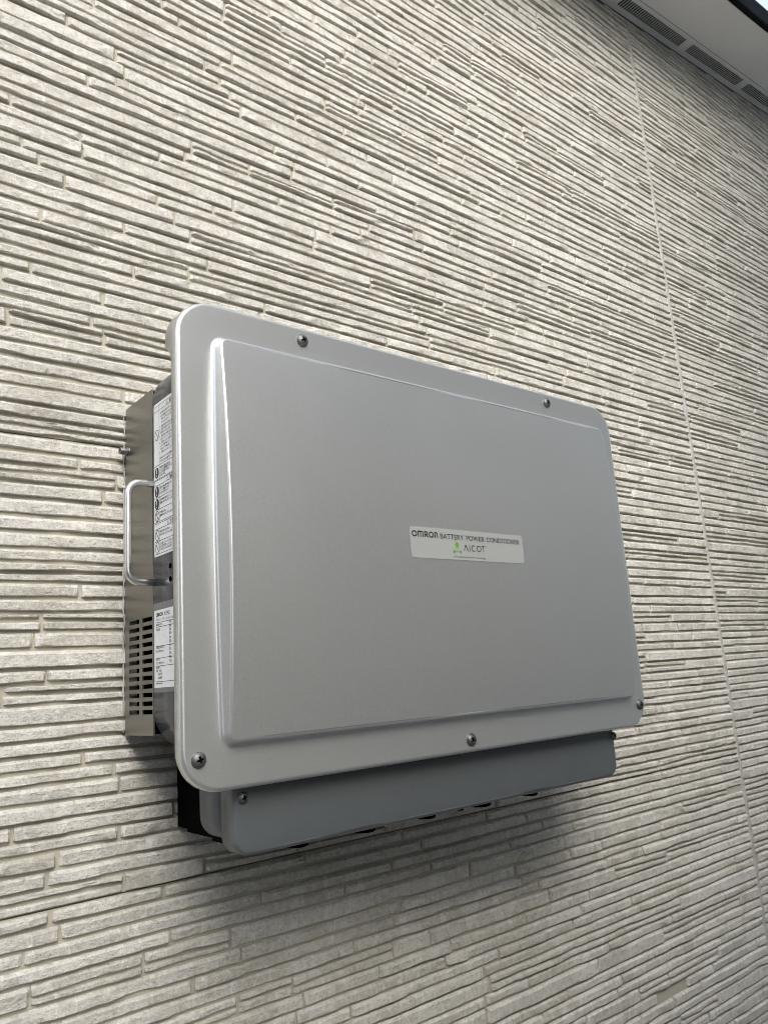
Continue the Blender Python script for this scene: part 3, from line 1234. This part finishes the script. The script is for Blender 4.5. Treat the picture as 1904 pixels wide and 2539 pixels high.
# ---- warning label on the side of the case (reads from the wall outwards)
LX = KX0 - 0.0003
wm = lambda u, v: (LX, -u, v)
wl = rounded_sheet(wm, 0.0850, -0.1362, 0.1690, 0.0213, 0.0026).build('warning_label', M_LABEL, pc)
wi = lambda u, v: (LX - 0.00015, -u, v)
P = Print(wi)
U0, U1, UC = 0.0864, 0.1680, 0.0982
lw = 0.00042
for v in (0.0180, 0.0125, -0.0446, -0.0588, -0.0598, -0.0650, -0.0775, -0.0895, -0.1021, -0.1036, -0.1090, -0.1213, -0.1339):
    P.line((U0, v), (U1, v), lw)
for a, b in ((0.0180, -0.0588), (-0.0650, -0.1021), (-0.1090, -0.1339)):
    P.line((UC, a), (UC, b), lw * 0.7)
for v, tx_ in ((0.0152, '警告'), (-0.0624, '警告'), (-0.1063, '注意')):
    P.path([(0.1158, v - 0.0017), (0.1178, v + 0.0019), (0.1198, v - 0.0017), (0.1158, v - 0.0017)], 0.0004)
    P.line((0.1178, v - 0.0006), (0.1178, v + 0.0008), 0.0004)
    P.text(tx_, 0.1222, v - 0.0018, None, 0.0036, 0.015)
lines = [(0.0083, 0.0992, '・次の場所に取り付けないでください'), (0.0048, 0.1010, '火災や感電のおそれがあります'), (0.0014, 0.1040, '振動・衝撃のある所'), (-0.0021, 0.1040, '水がかかる所や'),
         (-0.0060, 0.0992, '１．塩害の場所や高温多湿'), (-0.0093, 0.0992, '２．油煙や蒸気の多い所'), (-0.0126, 0.1015, '可燃性ガスのある所'), (-0.0162, 0.0992, '３．標高の高い場所では'),
         (-0.0195, 0.1015, '使用しないでください'), (-0.0228, 0.0992, '４．電源を入れたままで'), (-0.0261, 0.1015, 'ふたを開けないこと'), (-0.0294, 0.1015, '濡れた手で触れない'), (-0.0328, 0.0992, '５．異物を入れないこと'),
         (-0.0384, 0.0992, '内部に手を入れると感電の'), (-0.0417, 0.0992, 'けがのおそれがあります'),
         (-0.0478, 0.0992, '異常時は運転を停止し'), (-0.0505, 0.0992, 'ただちに開閉器を切ること'), (-0.0532, 0.0992, '火災や感電のおそれ'), (-0.0559, 0.0992, 'があります'),
         (-0.0683, 0.0992, '据付工事は専門業者が行う'), (-0.0711, 0.0992, 'こと。感電やけがの'), (-0.0739, 0.0992, 'おそれがあります'),
         (-0.0808, 0.0992, '必ず接地工事を行うこと'), (-0.0838, 0.0992, '感電のおそれがあります'),
         (-0.0932, 0.0992, '分解をしない'), (-0.0964, 0.0992, '感電のおそれがあります'),
         (-0.1125, 0.0992, '放熱口をふさがない'), (-0.1157, 0.0992, '火災のおそれがあります'),
         (-0.1243, 0.0992, '上に乗ったりぶら下がったり'), (-0.1272, 0.0992, '上に物を置いたりしない'), (-0.1301, 0.0992, 'けがのおそれがあります')]
for v, u, s_ in lines:
    P.text(s_, u, v - 0.0012, None, 0.0024, 0.008)
P.build('lettering', M_INK, wl)


def prohibit(v, tool=False):
    q = Print(wi)
    q.ring(0.0925, v, 0.0048, 0.00062, 0.0055)
    q.line((0.0893, v + 0.0042), (0.0957, v - 0.0042), 0.0008)
    if tool:
        q.line((0.0925, v - 0.0033), (0.0925, v + 0.0020), 0.0005)
        q.rect(0.0915, v - 0.0042, 0.0935, v - 0.0035)
        q.ring(0.0925, v + 0.0030, 0.0010, 0.0004)
    q.build('prohibition_sign', M_INK, wl)


def mandatory(v):
    q = Print(wi)
    q.disc(0.0922, v, 0.0047, 0.0055)
    q.build('mandatory_sign', M_INK, wl)
    q = Print(lambda u, w: (LX - 0.0003, -u, w))
    q.rect(0.09165, v - 0.0012, 0.09275, v + 0.0038)
    q.disc(0.0922, v - 0.0031, 0.0008)
    q.build('exclamation_mark', M_LABEL, wl)


prohibit(-0.0125)
mandatory(-0.0518)
mandatory(-0.0713)
mandatory(-0.0838)
prohibit(-0.0962, True)
prohibit(-0.1151)
prohibit(-0.1275)

# ---- rating label with its clear cover film
MBf = rounded_sheet(lambda u, v: (KX0 - 0.00015, -u, v), 0.0815, -0.2655, 0.1660, -0.1815, 0.003)
MBf.build('label_film', M_CLEAR, pc)
rl = rounded_sheet(wm, 0.0838, -0.2612, 0.1640, -0.1883, 0.0004).build('rating_label', M_LABEL, pc)
P = Print(wi)
P.text('OMRON', 0.0880, -0.1945, 0.0160, 0.0036, 0.03)
P.text('KPAC-', 0.1080, -0.1945, 0.0130, 0.0039)
P.text('バッテリーパワーコンディショナ', 0.0880, -0.1988, 0.0420, 0.0027)
for v in (-0.2002, -0.2044, -0.2226, -0.2338, -0.2411, -0.2556):
    P.line((0.0880, v), (0.1620, v), 0.0004)
for v, s_ in ((-0.2034, '蓄電池入出力'), (-0.2080, '使用温度'), (-0.2250, '特定自立運転出力'), (-0.2284, '（自立運転時のみ）'), (-0.2362, '自立入力'), (-0.2395, '（自立運転時のみ）'), (-0.2438, '製造番号'), (-0.2468, '質量（本体）')):
    P.text(s_, 0.0880, v, None, 0.0023)
for v in (-0.2497, -0.2532):
    for i, ch_ in enumerate(('製', '造', '年', '月') if v > -0.251 else ('製', '造', '番', '号')):
        P.text(ch_, 0.0918 + 0.0024 * i, v, None, 0.0023)
for i in range(11):
    P.text('定格' if i % 2 == 0 else '電圧', 0.1178, -0.2026 - 0.0036 * i, None, 0.0024)
P.text('OMRON Corporation', 0.0880, -0.2585, 0.0140, 0.0021, 0.02)
P.build('lettering', M_INK, rl)
